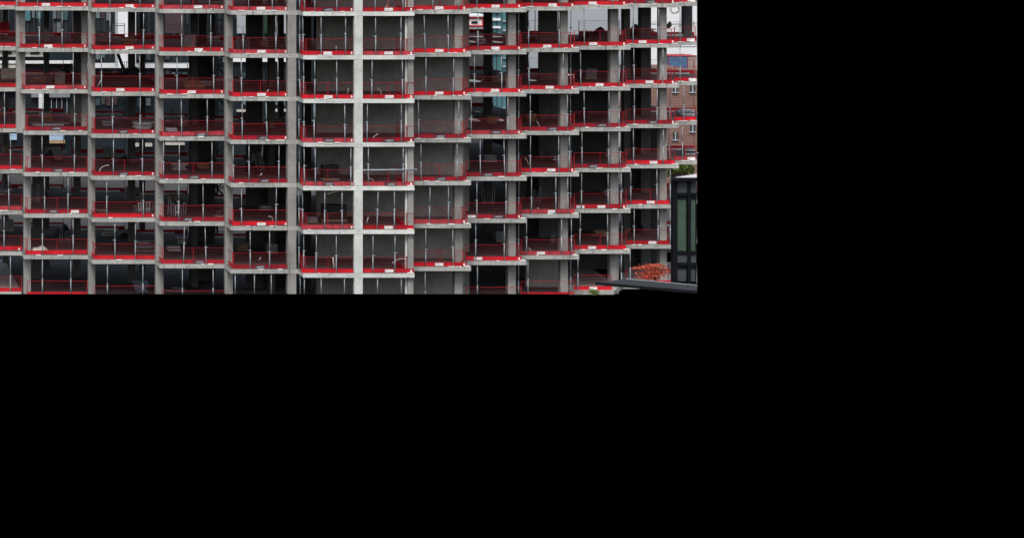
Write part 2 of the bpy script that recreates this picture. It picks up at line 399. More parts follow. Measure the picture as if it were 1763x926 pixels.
for k in range(0, 8):
    for n in FRONT:
        b = BAY[n]; D = b['D'] + .30
        if k == 7 and n not in ('B0', 'B9', 'B10', 'B11'): continue
        if k == 7 and n == 'B11': continue
        xa, xb = fill(k, n), b['bx1'] if (k, n) != (7, 'B9') else 1053
        A, B = (wx(xa, D), D), (wx(xb, D), D)
        sg = [(s[0], wx(float(s[1:]), D) - A[0]) for s in SIGNS[k].get(n, '').split()]
        what = ' with ' + ' and '.join(KINDS[s[0]] for s in sg) if sg else ' without sign'
        if len(sg) == 2 and sg[0][0] == sg[1][0]: what = ' with two white signs'
        old = R.random() < .14 or (k, n) in ((1,'B4'), (6,'B8'), (5,'B8'))
        lab = '%s mesh barrier%s, %s, %s' % ('faded red' if old else 'red', what, LEVEL[k], b['lab'])
        if len(lab.replace(',', '').split()) > 15: lab = lab.replace(' with navy sign and white sign', ' with two signs').replace(' with white sign and navy sign', ' with two signs').replace('mesh barrier without sign', 'plain mesh barrier')
        barrier(A, B, slab_top(k), lab, 'red edge barriers along the slab fronts', sg, old, tagged=(k <= 2 or R.random() < .45) and n != 'B11', nposts=R.choice((2, 2, 3)))
    # barriers running back along the steps of the plan
    if k == 7: continue
    for n in ORDER[1:]:
        b = BAY[n]
        i = ORDER.index(n)
        if n in LEFT:
            X = wx(corner_x(n, k), b['D']) + .22
            A, B = (X, b['D'] + .35), (X, BAY[ORDER[i-1]]['D'] + .55)
            barrier(B, A, slab_top(k), 'red side barrier running back from the corner, %s, %s' % (LEVEL[k], b['lab']), 'red side barriers at the steps')
    for n in ('B5', 'B6', 'B7', 'B8', 'B9', 'B10'):
        b = BAY[n]; i = ORDER.index(n)
        X = b['X1'] - .42; nx = BAY[ORDER[i+1]]
        lb = BAY['B5b']['lab'] if n == 'B5' else b['lab']
        barrier((X, b['D'] + .35), (X, nx['D'] + .25), slab_top(k), 'red side barrier at the right end, %s, %s' % (LEVEL[k], lb), 'red side barriers at the steps')
    # barriers along the far slab edge
    if k >= 1:
        for n in ('B0', 'B1', 'B2', 'B3', 'B4', 'B7', 'B8', 'B9', 'B10', 'B11'):
            if n in ('B8', 'B9') and k > 3: continue
            if n == 'B10' and k > 3: continue
            if n == 'B7' and k > 3: continue
            b = BAY[n]; Yb = b['D'] + b['dep'] - .3
            Xa = b['X0'] + .2 if n != 'B0' else wx(-40, Yb)
            nxt = ORDER[ORDER.index(n)+1] if n != 'B11' else None
            Xb = (BAY[nxt]['X0'] if n in LEFT else b['X1'] if n != 'B11' else wx(1199.5, Yb)) - .2
            barrier((Xa, Yb), (Xb, Yb), slab_top(k), 'red barrier along the far slab edge, %s, %s' % (LEVEL[k], b['lab']), 'red barriers along the far slab edge', old=False)
# lowest level: only the tops of these barriers show above the end of the view
for n in ('B1', 'B2', 'B3', 'B4', 'B6', 'B7', 'B8'):
    b = BAY[n]; D = b['D'] + .3
    z0, z1 = zcut(D), slab_top(7) + BH
    if z1 - z0 < .12: continue
    xa, xb = fill(7, n), b['bx1']; A, B = wx(xa, D), wx(xb, D); w = B - A
    t = thing('edge_barrier', 'red mesh barrier without sign, cut off below, %s, %s' % (LEVEL[7], b['lab']), 'barrier', (A, D, z0), 0, 'red edge barriers along the slab fronts')
    hh = z1 - z0
    MB().box(.025, w-.025, -.012, .012, hh-.026, hh).build('top_rail', M['redwire'], t)
    mb = MB(); nn = int(w/.14)
    for i in range(1, nn): mb.box(i*w/nn-.0022, i*w/nn+.0022, -.0022, .0022, 0, hh-.04)
    mb.build('mesh_panel', M['redwire'], t)
    for x in (0, w): MB().box(x-.022, x+.022, .02, .064, 0, hh+.02).build('post', M['redwire'], t)
    base = slab_top(7) - z0
    if base + TOE > .04: MB().box(0, w, -.015, .015, max(0, base), base+TOE).build('toe_board', M['red'], t)

# ------------------------------------------------------------------ steel props
PROPS = {
0: dict(B1=(65,107), B2=(189,241), B3=(312,361), B4=(428,469), B5=(516,524,542,580), B5b=(646,694), B6=(745,789), B7=(821,868), B8=(916,966), B9=(1055,), B10=(1093,1140), B11=(1174,)),
1: dict(B1=(68,107), B2=(189,247), B3=(313,363), B4=(419,475), B5=(516,522,553,595), B5b=(647,690), B6=(732,772), B7=(823,895), B8=(910,963,986), B9=(1006,), B10=(1090,1134), B11=(1171,)),
2: dict(B1=(126,), B2=(175,241), B3=(305,368), B4=(416,479), B5=(517,523,542,580), B5b=(640,693), B6=(733,780), B7=(817,864,895), B8=(911,969,986), B9=(1000,1066), B10=(1073,1092,1141), B11=(1171,)),
3: dict(B0=(8,), B1=(73,129), B2=(194,241), B3=(313,357), B4=(417,460), B5=(514,523,541,594), B5b=(632,691), B6=(721,790), B7=(811,874,894), B8=(913,977,987), B9=(1006,1049,1066), B10=(1092,1131,1158), B11=(1177,)),
4: dict(B0=(18,), B1=(73,128), B2=(195,245), B3=(281.5,309,365), B4=(402,429,480), B5=(515,524,543,604), B5b=(634,694), B6=(725,787), B7=(827,869,899), B8=(913,962,980,988), B9=(1002,1048,1068), B10=(1091,1142,1160), B11=(1175,)),
5: dict(B0=(16,), B1=(77,117), B2=(184,247), B3=(308,350), B4=(416,475), B5=(515,521,559,589), B5b=(649,679), B6=(739,772), B7=(821,871,896), B8=(915,957,978,987), B9=(1001,1047,1069,1076), B10=(1086,1131,1154)),
6: dict(B0=(7,), B1=(73,126), B2=(198,233), B3=(316,355), B4=(431,464), B5=(514,523,544,579), B5b=(642,680), B6=(733,780), B7=(819,868,895), B8=(906.5,967,984), B9=(998,1046,1074), B10=(1092,1133,1154)),
7: dict(B0=(18,), B1=(73,122), B2=(185,246), B3=(314,367), B4=(405,438,467), B5=(517,524,553,593), B5b=(650,691), B6=(732,), B7=(822,898), B8=(909,985), B9=(995,1070), B10=(1085,)),
}
CL = STOREY - THICK - .006
def tube_mesh(name, r, z0, z1, m, n=10, r2=None): return MB().tube([(0,0,z0),(0,0,z1)], r, n).mesh(name, m, True)
PM = []
for v in range(4):
    hc = (1.25, 1.45, 1.55, 1.35)[v]
    low = tube_mesh('outer_tube', .038, .012, hc, M['steel'])
    up = tube_mesh('inner_tube', .029, hc, CL-.012, M['steel'])
    mb = MB(); mb.tube([(0,0,hc-.07),(0,0,hc+.05)], .062, 10); mb.box(-.012, .012, -.14, -.05, hc-.03, hc-.005)
    mb.box(.05, .15, -.012, .012, hc-.02, hc+.02)
    col = mb.mesh('collar', M['steel'])
    plate = MB().box(-.07, .07, -.07, .07, 0, .012).mesh('base_plate', M['steel_dark'])
    PM.append((low, up, col, plate))
ORD = ['first','second','third','fourth','fifth']
def prop_at(X, Y, k, label):
    z = slab_top(k)
    p = thing('steel_prop', label, 'prop', (X, Y, z), 0, 'adjustable steel props under the slabs')
    low, up, col, plate = R.choice(PM)
    if k == 7:                                          # cut off by the end of the view: only the upper tube is seen
        zc = max(zcut(Y) - z, 0 if X > BAY['B9']['X0'] else -9)
        if zc < 1.2: MB().tube([(0,0,zc),(0,0,1.3)], .044).build('outer_tube', M['steel'], p, smooth=True)
        MB().tube([(0,0,max(zc, 1.3)),(0,0,CL)], .034).build('inner_tube', M['steel'], p, smooth=True)
        if zc < 1.2: MB().tube([(0,0,1.23),(0,0,1.34)], .062).build('collar', M['steel'], p)
        return p
    put('outer_tube', low, p); put('inner_tube', up, p); put('collar', col, p); put('base_plate', plate, p); put('head_plate', plate, p, (0,0,CL-.012))
    rx, ry = R.gauss(0, .004), R.gauss(0, .007)
    if R.random() < .12: ry += R.choice((-1, 1))*.03
    p.rotation_euler = (rx, ry, R.uniform(0, 6.28)); p.scale = (1, 1, .992)
    return p
for k, d in PROPS.items():
    for n, xs in d.items():
        b = BAY[n]
        for i, x in enumerate(sorted(xs)):
            Y = b['D'] + .14
            X = wx(x, Y)
            if n in LEFT and n != 'B0' and X < b['X0'] + .15 and n != 'B1':
                X = b['X0'] + .13; Y = min(X * F / (x - PX), b['D'] + 1.9)
            if n in RIGHT and x > b['bx1'] - 5: 
                Y = b['D'] + 1.5; X = min(wx(x, Y), b['X1']-.1)
            if n in RIGHT and x < b['bx0'] + 12 and n != 'B6': Y = b['D'] + .14; X = wx(x, Y)
            prop_at(X, Y, k, '%s grey steel prop from left, %s, %s' % (ORD[i], LEVEL[k], b['lab']))

# ------------------------------------------------------------------ loose things on the floors
def on_floor(n, k, y):      # distance at which the floor is seen at height y
    return F * (H - slab_top(k)) / (y - PY)
def stack(name, label, cat, n, k, x0, x1, yb, yt, mats, style):
    Y = min(on_floor(n, k, yb), BAY[n]['D'] + BAY[n]['dep'] - 1.2); Y = max(Y, BAY[n]['D'] + .8)
    X0, X1 = wx(x0, Y), wx(x1, Y); w = X1 - X0; h = (yb - yt) / F * Y; z = slab_top(k)
    t = thing(name, label, cat, ((X0+X1)/2, Y, z)); r = random.Random(int(x0*7+yb))
    if style == 'boards':
        kk = max(2, int(h/.09)); 
        for i in range(min(kk, 7)):
            dz = h/min(kk, 7); ww = w*r.uniform(.55, 1)/2; off = r.uniform(-.15, .15)*w*.5
            MB().box(-ww+off, ww+off, -.35, .4, i*dz + .02, (i+1)*dz - .02).build('board', M[mats[i % len(mats)]], t).rotation_euler = (0, 0, r.uniform(-.08, .08))
    elif style == 'frames':
        for i in range(max(2, int(w/.3))):
            x = -w/2 + i*.3 + r.uniform(0, .1); hh = h*r.uniform(.6, 1); a = r.uniform(-.35, .35)
            mb = MB(); mb.box(x, x+.05, -.03, .03, 0, hh); mb.box(x+.18, x+.23, -.03, .03, 0, hh); mb.box(x+.05, x+.18, -.02, .02, hh-.08, hh-.01); mb.box(x+.05, x+.18, -.02, .02, .2, .26)
            o = mb.build('frame', M[mats[i % len(mats)]], t); o.rotation_euler = (r.uniform(-.2, .2), a*.5, r.uniform(-.3, .3))
    elif style == 'pallet':
        mb = MB()
        for y in (-.4, -.04, .32): mb.box(-w/2, w/2, y, y+.09, 0, .1)
        for i in range(6): mb.box(-w/2 + i*w/6, -w/2 + i*w/6 + w/8, -.42, .43, .102, .125)
        mb.build('pallet', M['timber'], t)
        mb = MB(); mb.box(-w*.47, w*.47, -.38, .38, .127, h)
        bmesh.ops.subdivide_edges(mb.bm, edges=mb.bm.edges[:], cuts=3, use_grid_fill=True)
        for v in mb.bm.verts: v.co += Vector((r.uniform(-.03, .03), r.uniform(-.03, .03), r.uniform(-.04, .03) if v.co.z > .2 else 0))
        mb.build('load', M[mats[0]], t)
    elif style == 'mound':
        mb = MB(); bmesh.ops.create_icosphere(mb.bm, subdivisions=3, radius=1)
        for v in mb.bm.verts:
            q = v.co.copy(); nz = max(q.z, -.05)
            v.co = Vector((q.x*w/2*(1+r.uniform(-.05, .05)), q.y*.9, max(0, nz*h*(1 + .25*math.sin(q.x*5)+r.uniform(-.06, .06)))))
        mb.build('cover', M[mats[0]], t)
    return t
ST = [
 ('board_stack', 'loose white boards piled on the slab, fourth level down, third bay from left', 'board pile', 'B2', 3, 229, 266, 221.5, 208, ('sheet','sheet','lead'), 'boards'),
 ('board_stack', 'short white boards behind the barrier, fourth level down, fourth bay from left', 'board pile', 'B3', 3, 285, 305, 226, 220, ('sheet',), 'boards'),
 ('frame_stack', 'pale metal frames on end, fifth level down, fourth bay from left', 'frame pile', 'B3', 4, 294, 323, 292, 279, ('sheet','lead'), 'boards'),
 ('frame_stack', 'grey metal frames standing together, sixth level down, third bay from left', 'frame pile', 'B2', 5, 230, 266, 365, 343, ('lead','sheet'), 'frames'),
 ('frame_stack', 'grey metal frames leaning together, sixth level down, fourth bay from left', 'frame pile', 'B3', 5, 286, 323, 371, 347, ('lead','lead','sheet'), 'frames'),
 ('board_stack', 'grey boards and frames, seventh level down, third bay from left', 'board pile', 'B2', 6, 229, 266, 432, 413, ('lead','spandrel','lead'), 'boards'),
 ('board_stack', 'flat white sheets, seventh level down, fourth bay from left', 'board pile', 'B3', 6, 285, 312, 431, 421, ('sheet','lead'), 'boards'),
 ('board_stack', 'pale blue wrapped boards, lowest level, third bay from left', 'board pile', 'B2', 7, 228, 258, 502, 482, ('lead','contblue'), 'boards'),
 ('board_stack', 'low grey boards, lowest level, fourth bay from left', 'board pile', 'B3', 7, 285, 320, 501, 491, ('lead','spandrel'), 'boards'),
 ('wrapped_pallet', 'black wrapped pallet load, fifth level down, bay left of white column', 'pallet', 'B5', 4, 553, 583, 309, 284, ('tarp',), 'pallet'),
 ('wrapped_pallet', 'wide black load standing for dark wall opening, sixth level down, bay left of white column', 'pallet', 'B5', 5, 553, 596, 380, 352, ('tarp',), 'pallet'),  # added load that stands for a dark opening in the wall
 ('crate', 'low pale crate behind the barrier, sixth level down, bay left of white column', 'crate', 'B5', 5, 528, 545, 381.5, 373, ('lead',), 'pallet'),
 ('board_stack', 'long grey boards, topmost level, sixth bay from right', 'board pile', 'B6', 0, 725, 788, 10, 2, ('lead','lead','steel_dark'), 'boards'),
 ('plywood_stack', 'brown plywood pile, third level down, fourth bay from left', 'plywood pile', 'B3', 2, 312, 352, 153, 138, ('ply','ply','timber'), 'boards'),
 ('wrapped_pallet', 'blue wrapped pallet load, third level down, fourth bay from left', 'pallet', 'B3', 2, 340, 360, 140, 124, ('blue',), 'pallet'),
 ('covered_heap', 'wide low heap under black tarpaulin, third level down, third bay from left', 'heap', 'B2', 2, 172, 266, 146, 120, ('tarp',), 'mound'),
 ('covered_heap', 'dark covered heap, third level down, second bay from left', 'heap', 'B1', 2, 88, 128, 141, 120, ('tarp',), 'mound'),
 ('covered_heap', 'black covered heap, second level down, third bay from right', 'heap', 'B9', 1, 1006, 1050, 70, 50, ('tarp',), 'mound'),
 ('covered_heap', 'dark covered heap, second level down, second bay from right', 'heap', 'B10', 1, 1077, 1104, 63, 45, ('tarp',), 'mound'),
 ('covered_heap', 'small dark heap, second level down, fourth bay from right', 'heap', 'B8', 1, 901, 928, 74, 65, ('tarp',), 'mound'),
 ('board_stack', 'white bags and boards, fourth level down, rightmost bay', 'board pile', 'B11', 3, 1162, 1199, 199, 188, ('sheet','sheet','lead'), 'boards'),
 ('board_stack', 'white and dark boards, fifth level down, rightmost bay', 'board pile', 'B11', 4, 1170, 1199, 266, 255, ('sheet','lead','tarp'), 'boards'),
 ('board_stack', 'long pale boards near the rear, fourth level down, second bay from left', 'board pile', 'B1', 3, 52, 118, 216, 211, ('sheet','lead'), 'boards'),
 ('timber_stack', 'brown timber pile, third level down, second bay from left', 'timber pile', 'B1', 2, 50, 82, 141, 134, ('timber','ply'), 'boards'),
 ('wrapped_pallet', 'cream wrapped pallet load, third level down, leftmost bay', 'pallet', 'B0', 2, 2, 28, 137, 118, ('cream',), 'pallet'),
 ('wrapped_pallet', 'red covered pallet load, second level down, leftmost bay', 'pallet', 'B0', 1, -4, 15.5, 62, 38, ('red',), 'pallet'),
 ('wrapped_pallet', 'black wrapped load near the rear, sixth level down, third bay from left', 'pallet', 'B2', 5, 166, 182, 362, 350, ('tarp',), 'pallet'),
 ('bin', 'small grey drum on its pallet, sixth level down, fourth bay from left', 'drum', 'B3', 5, 370, 386, 373, 360, ('tarp',), 'pallet'),
 ('covered_heap', 'pale sand heap behind barrier, seventh level down, second bay from left', 'heap', 'B1', 6, 54, 84, 432, 424, ('cream',), 'mound'),
]
CL_ = [('covered_heap','low dark rubble heap','heap',('tarp',),'mound',.7), ('board_stack','pale board pile','board pile',('sheet','lead'),'boards',.45),
       ('timber_stack','brown timber pile','timber pile',('timber','ply','timber'),'boards',.5), ('frame_stack','upright grey frames','frame pile',('lead','steel_dark','lead'),'frames',1.5),
       ('wrapped_pallet','grey wrapped pallet load','pallet',('lead',),'pallet',.9)]
for k in range(1, 7):
    for n in ('B0', 'B1', 'B2', 'B3', 'B4', 'B7', 'B8', 'B9', 'B10'):
        b = BAY[n]
        for q in R.sample(range(5), 2 if n in LEFT else 1):
            nm, lab, cat, ms, sty, hh = CL_[q]
            Yq = b['D'] + R.uniform(5, 12); xa = R.uniform(b['bx0']+4, b['bx1']-34); wq = R.uniform(16, 30)
            if n == 'B0': xa = R.uniform(-20, 5); wq = 22
            yb = PY + F*(H-slab_top(k))/Yq
            ST.append((nm, '%s inside, %s, %s' % (lab, LEVEL[k], b['lab']), cat, n, k, xa, xa+wq, yb, yb - hh*R.uniform(.7, 1.2)*F/Yq, ms, sty))
for a in ST: stack(*a)
# puddles on the deep floors
for lab, n, k, x0, x1, y0, y1 in (
 ('shallow puddle near the front, second level down, fifth bay from right', 'B7', 1, 810, 829, 70, 74),
 ('long puddle beside the column, second level down, fifth bay from right', 'B7', 1, 849, 873, 71, 74.5),
 ('far puddle in front of the rear barrier, second level down, fifth bay from right', 'B7', 1, 812, 872, 62, 65),
 ('wide puddle, third level down, fifth bay from right', 'B7', 2, 848, 873, 137, 143),
 ('small puddle, third level down, fifth bay from right', 'B7', 2, 810, 835, 137, 142),
 ('nearer puddle, fourth level down, fifth bay from right', 'B7', 3, 818, 834, 203, 210),
 ('puddle beside the front column, fourth level down, fifth bay from right', 'B7', 3, 849, 873, 204, 209),
 ('thin far puddle, fourth level down, fifth bay from right', 'B7', 3, 818, 834, 188, 194),
 ('thin puddle, third level down, fourth bay from right', 'B8', 2, 908, 928, 137, 140)):
    Ya, Yb = on_floor(n, k, y1), on_floor(n, k, y0); z = slab_top(k) + .006
    Xc, Yc = (wx(x0, Ya)+wx(x1, Ya))/2, (Ya+Yb)/2; rx, ry = (wx(x1, Ya)-wx(x0, Ya))/2, (Yb-Ya)/2
    mb = MB(); pts = []
    for i in range(26):
        a = 2*math.pi*i/26; q = 1 + R.uniform(-.18, .12); pts.append((rx*q*math.cos(a), ry*q*math.sin(a)))
    mb.prism(pts, -.003, .003)
    tag(mb.build('puddle', M['water'], loc=(Xc, Yc, z)), lab, 'puddle', 'puddles on the slabs')
# hoses, rods and planks standing or lying behind the barriers
def strand(name, label, cat, n, pts, r, m, off=.6, group=None):
    Y = BAY[n]['D'] + off; P = [Vector((wx(x, Y), Y + i*.06, wz(y, Y))) for i, (x, y) in enumerate(pts)]
    if len(P) > 2:
        Q = []
        for i in range(len(P)-1):
            a, b, c, d = P[max(i-1,0)], P[i], P[i+1], P[min(i+2, len(P)-1)]
            for s in range(6):
                u = s/6; Q.append(.5*((2*b)+(c-a)*u+(2*a-5*b+4*c-d)*u*u+(3*b-a-3*c+d)*u**3))
        P = Q + [P[-1]]
    o = P[0].copy(); mb = MB(); mb.tube([p - o for p in P], r, 8)
    return tag(mb.build(name, M[m], loc=o, smooth=True), label, cat, group)
HO = [
 ('B5b', 0, [(669.5,0),(668,8),(665,14)], .035), ('B5b', 2, [(650,152.5),(655,156.5),(657.5,163)], .03), ('B5b', 3, [(641,238.5),(646,234),(652,231)], .03),
 ('B5b', 4, [(634,306.5),(640,309),(645,313)], .03), ('B5b', 6, [(675,453.5),(681,449),(690,446.5),(700,447),(708,452),(711,458)], .03),
 ('B2', 4, [(170.5,296),(174,290),(180,286.5),(188,285)], .035), ('B8', 3, [(924,209),(927,213),(930,217.5)], .035), ('B8', 4, [(904,273),(908,277),(911,284)], .03),
 ('B8', 5, [(925,358),(929,361),(932,367)], .035), ('B8', 6, [(910,427),(914,431),(918,437)], .04), ('B1', 6, [(165,425),(163,430),(163,438)], .04),
 ('B4', 5, [(462,373),(468,373.5),(470,380)], .03)]
seen = {}
for n, k, pts, r in HO:
    strand('hose', 'pale bent hose behind the barrier, %s, %s' % (LEVEL[k], BAY[n]['lab']), 'hose', 'B2' if k == 6 and n == 'B1' else n, pts, r, 'hose')
RO = [('B5', 1, [(579,80),(579,89)], .03), ('B5', 2, [(600,152),(598.5,163)], .03), ('B5', 6, [(573,442),(576.5,470)], .05), ('B5b', 5, [(634,374),(631,386)], .04),
      ('B2', 2, [(174,138),(168,150)], .03), ('B1', 3, [(141,207),(136.5,214.5)], .05), ('B4', 2, [(463,154.5),(459,159)], .04), ('B4', 6, [(449,443),(446,449)], .04), ('B4', 4, [(451,299),(448,303)], .05),
      ('B11', 3, [(1147,196),(1152,208)], .03)]
for n, k, pts, r in RO:
    strand('timber_offcut', 'pale timber offcut propped up, %s, %s' % (LEVEL[k], BAY[n]['lab']), 'timber', n, pts, r, 'hose', .5 if n != 'B1' else 6)
strand('scaffold_pole', 'long grey scaffold pole held level across the bay right of white column', 'pole', 'B5', [(625,293),(718.5,292.3)], .05, 'steel', -.05)
strand('leaning_pole', 'dark pole leaning over the covered heap, third level down', 'pole', 'B2', [(203,93),(212,117)], .12, 'charcoal', 9)
strand('pipe_bracket', 'white bent pipe at the barrier end, third level down, fourth bay from right', 'pipe', 'B8', [(978,129.5),(984,129.2),(989,129.6),(989.3,136)], .04, 'sheet', .3)
strand('hanging_rod', 'short pale rod hanging from the slab, fifth level down, fifth bay from left', 'rod', 'B4', [(452,248),(451.5,270)], .05, 'steel', .8)
strand('hanging_rod', 'pale rod slanting under the slab, sixth level down, bay left of white column', 'rod', 'B5', [(563,334),(584,329)], .04, 'hose', .3)
# coil of cable under a slab
mb = MB()
for q in range(3):
    P = [Vector((wx(1162,166)+ (.28+.05*q)*math.cos(a), 166+.05*q, wz(17,166)+(.26+.04*q)*math.sin(a))) for a in [2*math.pi*i/20*1.02 for i in range(20)]]
    mb.tube([p - Vector((wx(1162,166),166,wz(17,166))) for p in P], .013, 6)
tag(mb.build('cable_coil', M['charcoal'], loc=(wx(1162,166),166,wz(17,166))), 'black coil of cable hanging under the slab of the rightmost bay', 'cable coil')
mb = MB(); bmesh.ops.create_icosphere(mb.bm, subdivisions=3, radius=.2)
for v in mb.bm.verts: v.co = Vector((v.co.x, v.co.y*.8, v.co.z*1.25 + .06*math.sin(v.co.x*14)))
mb.tube([(0,0,.2),(.04,0,.32),(.1,0,.2)], .015, 6)
tag(mb.build('black_bag', M['tarp'], loc=(wx(1152,164.2),164.2,wz(44,164.2)), smooth=True), 'black bag hung on the barrier end, second level down, second bay from right', 'bag')

# ------------------------------------------------------------------ what stands behind the frame
def gbox(mb, x0, x1, y0, y1, Y, d): return mb.box(wx(x0,Y), wx(x1,Y), Y, Y+d, wz(y1,Y), wz(y0,Y))
gt = thing('glass_office', 'dark glazed office block with pale floor bands seen through the upper floors', 'building', (0,0,0))
Y = 232
gbox(MB(), -120, 540, -14, 302, Y, 12).build('glazing', M['glassdark'], gt)
mb = MB()
for i, x in enumerate(range(-118, 538, 11)): gbox(mb, x, x+1.2, -14, 105, Y-.12, .1)
mb.build('mullion', M['mull'], gt)
for x0, x1, y0, y1 in ((-118, 538, -18,-12), (150, 348, 109.5, 117.5), (-60, 60, 108, 116), (385, 500, 101, 107), (408, 428, 189.5, 193), (474, 496, 188.5, 192.5), (230, 262, 247, 252.5), (285, 318, 246, 250)):
    gbox(MB(), x0, x1, y0, y1, Y-.5, .45).build('floor_band', M['clad_white'] if y0 < 150 else M['cream'], gt)
for x0, x1, m in ((284, 316, 'panel_brown'), (424, 446, 'panel_brown'), (455, 474, 'panel_green'), (42, 52, 'glassteal'), (408, 424, 'clad_pale'), (484, 494, 'clad_pale')):
    gbox(MB(), x0, x1, 10 if m != 'glassteal' else 8, 58 if m != 'glassteal' else 36, Y-.3, .14).build('panel', M[m], gt)
rq = random.Random(12)
for xa_, xb_ in ((43, 130), (165, 198), (236, 266), (285, 325), (405, 423), (470, 495)):
    x = xa_
    while x < xb_:
        w_ = rq.uniform(4, 9)
        for ya, yb in ((12, 36), (38, 62), (84, 104), (120, 150), (165, 184)):
            if rq.random() < .5: gbox(MB(), x, x+w_, ya+rq.uniform(0, 6), yb-rq.uniform(0, 5), Y-.2, .05).build('pane', M[rq.choice(('panel_grey', 'panel_teal', 'panel_brown', 'panel_grey', 'mull'))], gt)
        x += w_ + rq.uniform(1, 8)
st = thing('stair_tower', 'bright white clad stair tower between dark glazing', 'tower')
gbox(MB(), 203, 234, -14, 117, 226, 2.2).build('tower_wall', M['clad_white'], st)
gbox(MB(), 199, 215, 44, 45.2, 224.5, .1).build('rail', M['mull'], st)
gbox(MB(), 202.5, 234.5, -16, -14, 225.9, 2.4).build('roof', M['roofgrey'], st)
lb = thing('cream_building', 'low cream panelled building with flat roof seen through second bay from left', 'building')
gbox(MB(), -40, 140, 86, 300, 205.5, 6).build('rear_wall', M['glassdark'], lb)
gbox(MB(), -40, 74, 86, 98, 205, .49).build('panel_wall', M['cream'], lb)
gbox(MB(), -41, 75, 83.5, 86, 204.6, 6.6).build('roof', M['clad_white'], lb)
gbox(MB(), -40, 135, 105.5, 110, 204.8, .69).build('floor_band', M['clad_white'], lb)
gbox(MB(), -40, 30, 112, 128, 204.9, .59).build('panel_wall', M['cream'], lb)
gbox(MB(), 54, 135, 158, 168, 205, .49).build('panel_wall', M['lead'], lb)
gbox(MB(), 67, 80, 155, 200, 204.7, .29).build('pier', M['clad_white'], lb)
gbox(MB(), -30, 30, 150, 156, 204.8, .6).build('floor_band', M['clad_white'], lb)
mb = MB()
for x in (88, 97, 106, 115, 124): gbox(mb, x, x+1, 169, 205, 205.3, .19)
mb.build('mullion', M['clad_pale'], lb)
for x0, x1 in ((77, 110), (17, 29)): gbox(MB(), x0, x1, 231, 241, 205.2, .29).build('window', M['skyglass'], lb)
gbox(MB(), 76, 112, 241.5, 247, 205.1, .39).build('panel_wall', M['timber'], lb)
gbox(MB(), 76, 112, 262, 267, 205.0, .49).build('floor_band', M['cream'], lb)
for x in (4, 28, 52): gbox(MB(), x, x+16, 89, 94, 204.9, .09).build('window', M['glassdark'], lb)
tb = thing('teal_glass_building', 'teal glass building with white floor bands behind fifth bay from right', 'building')
gbox(MB(), 790, 902, -14, 295, 240, 10).build('glazing', M['glassteal'], tb)
for y in (36, 52, 84, 100, 114, 150, 186): gbox(MB(), 866, 890, y, y+rq.uniform(1, 2.5), 239.7, .28).build('floor_band', M['clad_pale'], tb)
for y in (30, 72, 96, 102, 110, 160, 182): gbox(MB(), 806, 834, y, y+rq.uniform(3, 7), 239.7, .28).build('floor_band', M[rq.choice(('clad_pale', 'lead', 'cream'))], tb)
for y in (-10, 4, 18, 32, 46, 60, 74, 88): gbox(MB(), 838, 862, y, y+rq.uniform(3, 5), 239.6, .38).build('floor_band', M['clad_white'], tb)
mb = MB()
for x in range(792, 902, 9): gbox(mb, x, x+.9, -14, 200, 239.85, .1)
mb.build('mullion', M['mull'], tb)
sc = thing('site_cabin', 'white site cabin in a red frame behind fifth bay from right', 'site cabin')
gbox(MB(), 806, 838, 32, 62, 212, 3).build('cabin_wall', M['clad_white'], sc)
for a in ((804, 840, 29.5, 32), (804, 840, 44, 46), (831, 838, 33, 44)): gbox(MB(), *a, 211.8, .18).build('red_trim', M['red'], sc)
gbox(MB(), 812, 822, 37, 41, 211.9, .09).build('window', M['glassdark'], sc)
gbox(MB(), 803, 841, 26.5, 29, 211.7, 3.5).build('roof', M['clad_white'], sc)
gbox(MB(), 804, 840, 62, 300, 212.4, 2.5).build('base_wall', M['conc_core'], sc)
pb = thing('pale_clad_building', 'plain pale blue grey clad building behind third bay from right', 'building')
gbox(MB(), 902, 1104, -14, 285, 252, 10).build('cladding', M['clad_pale'], pb)
for x in (921, 1089, 1124): gbox(MB(), x, x+1.0, -14, 90, 251.9, .09).build('seam', M['mull'], pb)
for y in (14, 24, 34):
    for x in (1091, 1096): gbox(MB(), x, x+4, y, y+5, 251.85, .12).build('window', M['glassdark'], pb)
wb = thing('white_clad_building', 'tall white clad building behind the rightmost bay', 'building')
gbox(MB(), 1108, 1200, -14, 285, 236, 8).build('cladding', M['clad_white'], wb)
mb = MB()
for y in (-20, 5, 41, 80): gbox(mb, 1108, 1200, y, y+.7, 235.93, .06)
mb.build('joint', M['clad_pale'], wb)
def container(x0, x1, y0, y1, Y, m, label):
    t = thing('shipping_container', label, 'container')
    mb = MB(); gbox(mb, x0, x1, y0, y1, Y, 2.4)
    x = x0 + .6
    while x < x1 - 1: gbox(mb, x, x+.9, y0+1, y1-1, Y-.05, .049); x += 1.8
    mb.build('corrugated_wall', M[m], t)
    gbox(MB(), x0-.3, x1+.3, y0-1.2, y0, Y-.1, 2.6).build('top_rail', M['red_old'], t)
    gbox(MB(), x0-.3, x0+.6, y0, y1, Y-.1, .045).build('corner_post', M['red_old'], t)
container(1151, 1183.5, 97.5, 122, 224, 'contblue', 'blue container behind the rightmost bay, third level down')
container(1184.3, 1199.6, 97.5, 122, 224, 'corr', 'beige corrugated container beside the blue one')
bb = thing('brick_building', 'red brick building with sash windows behind the rightmost bay', 'building')
gbox(MB(), 1120, 1200, 122, 330, 206, 8).build('brick_wall', M['brick'], bb)
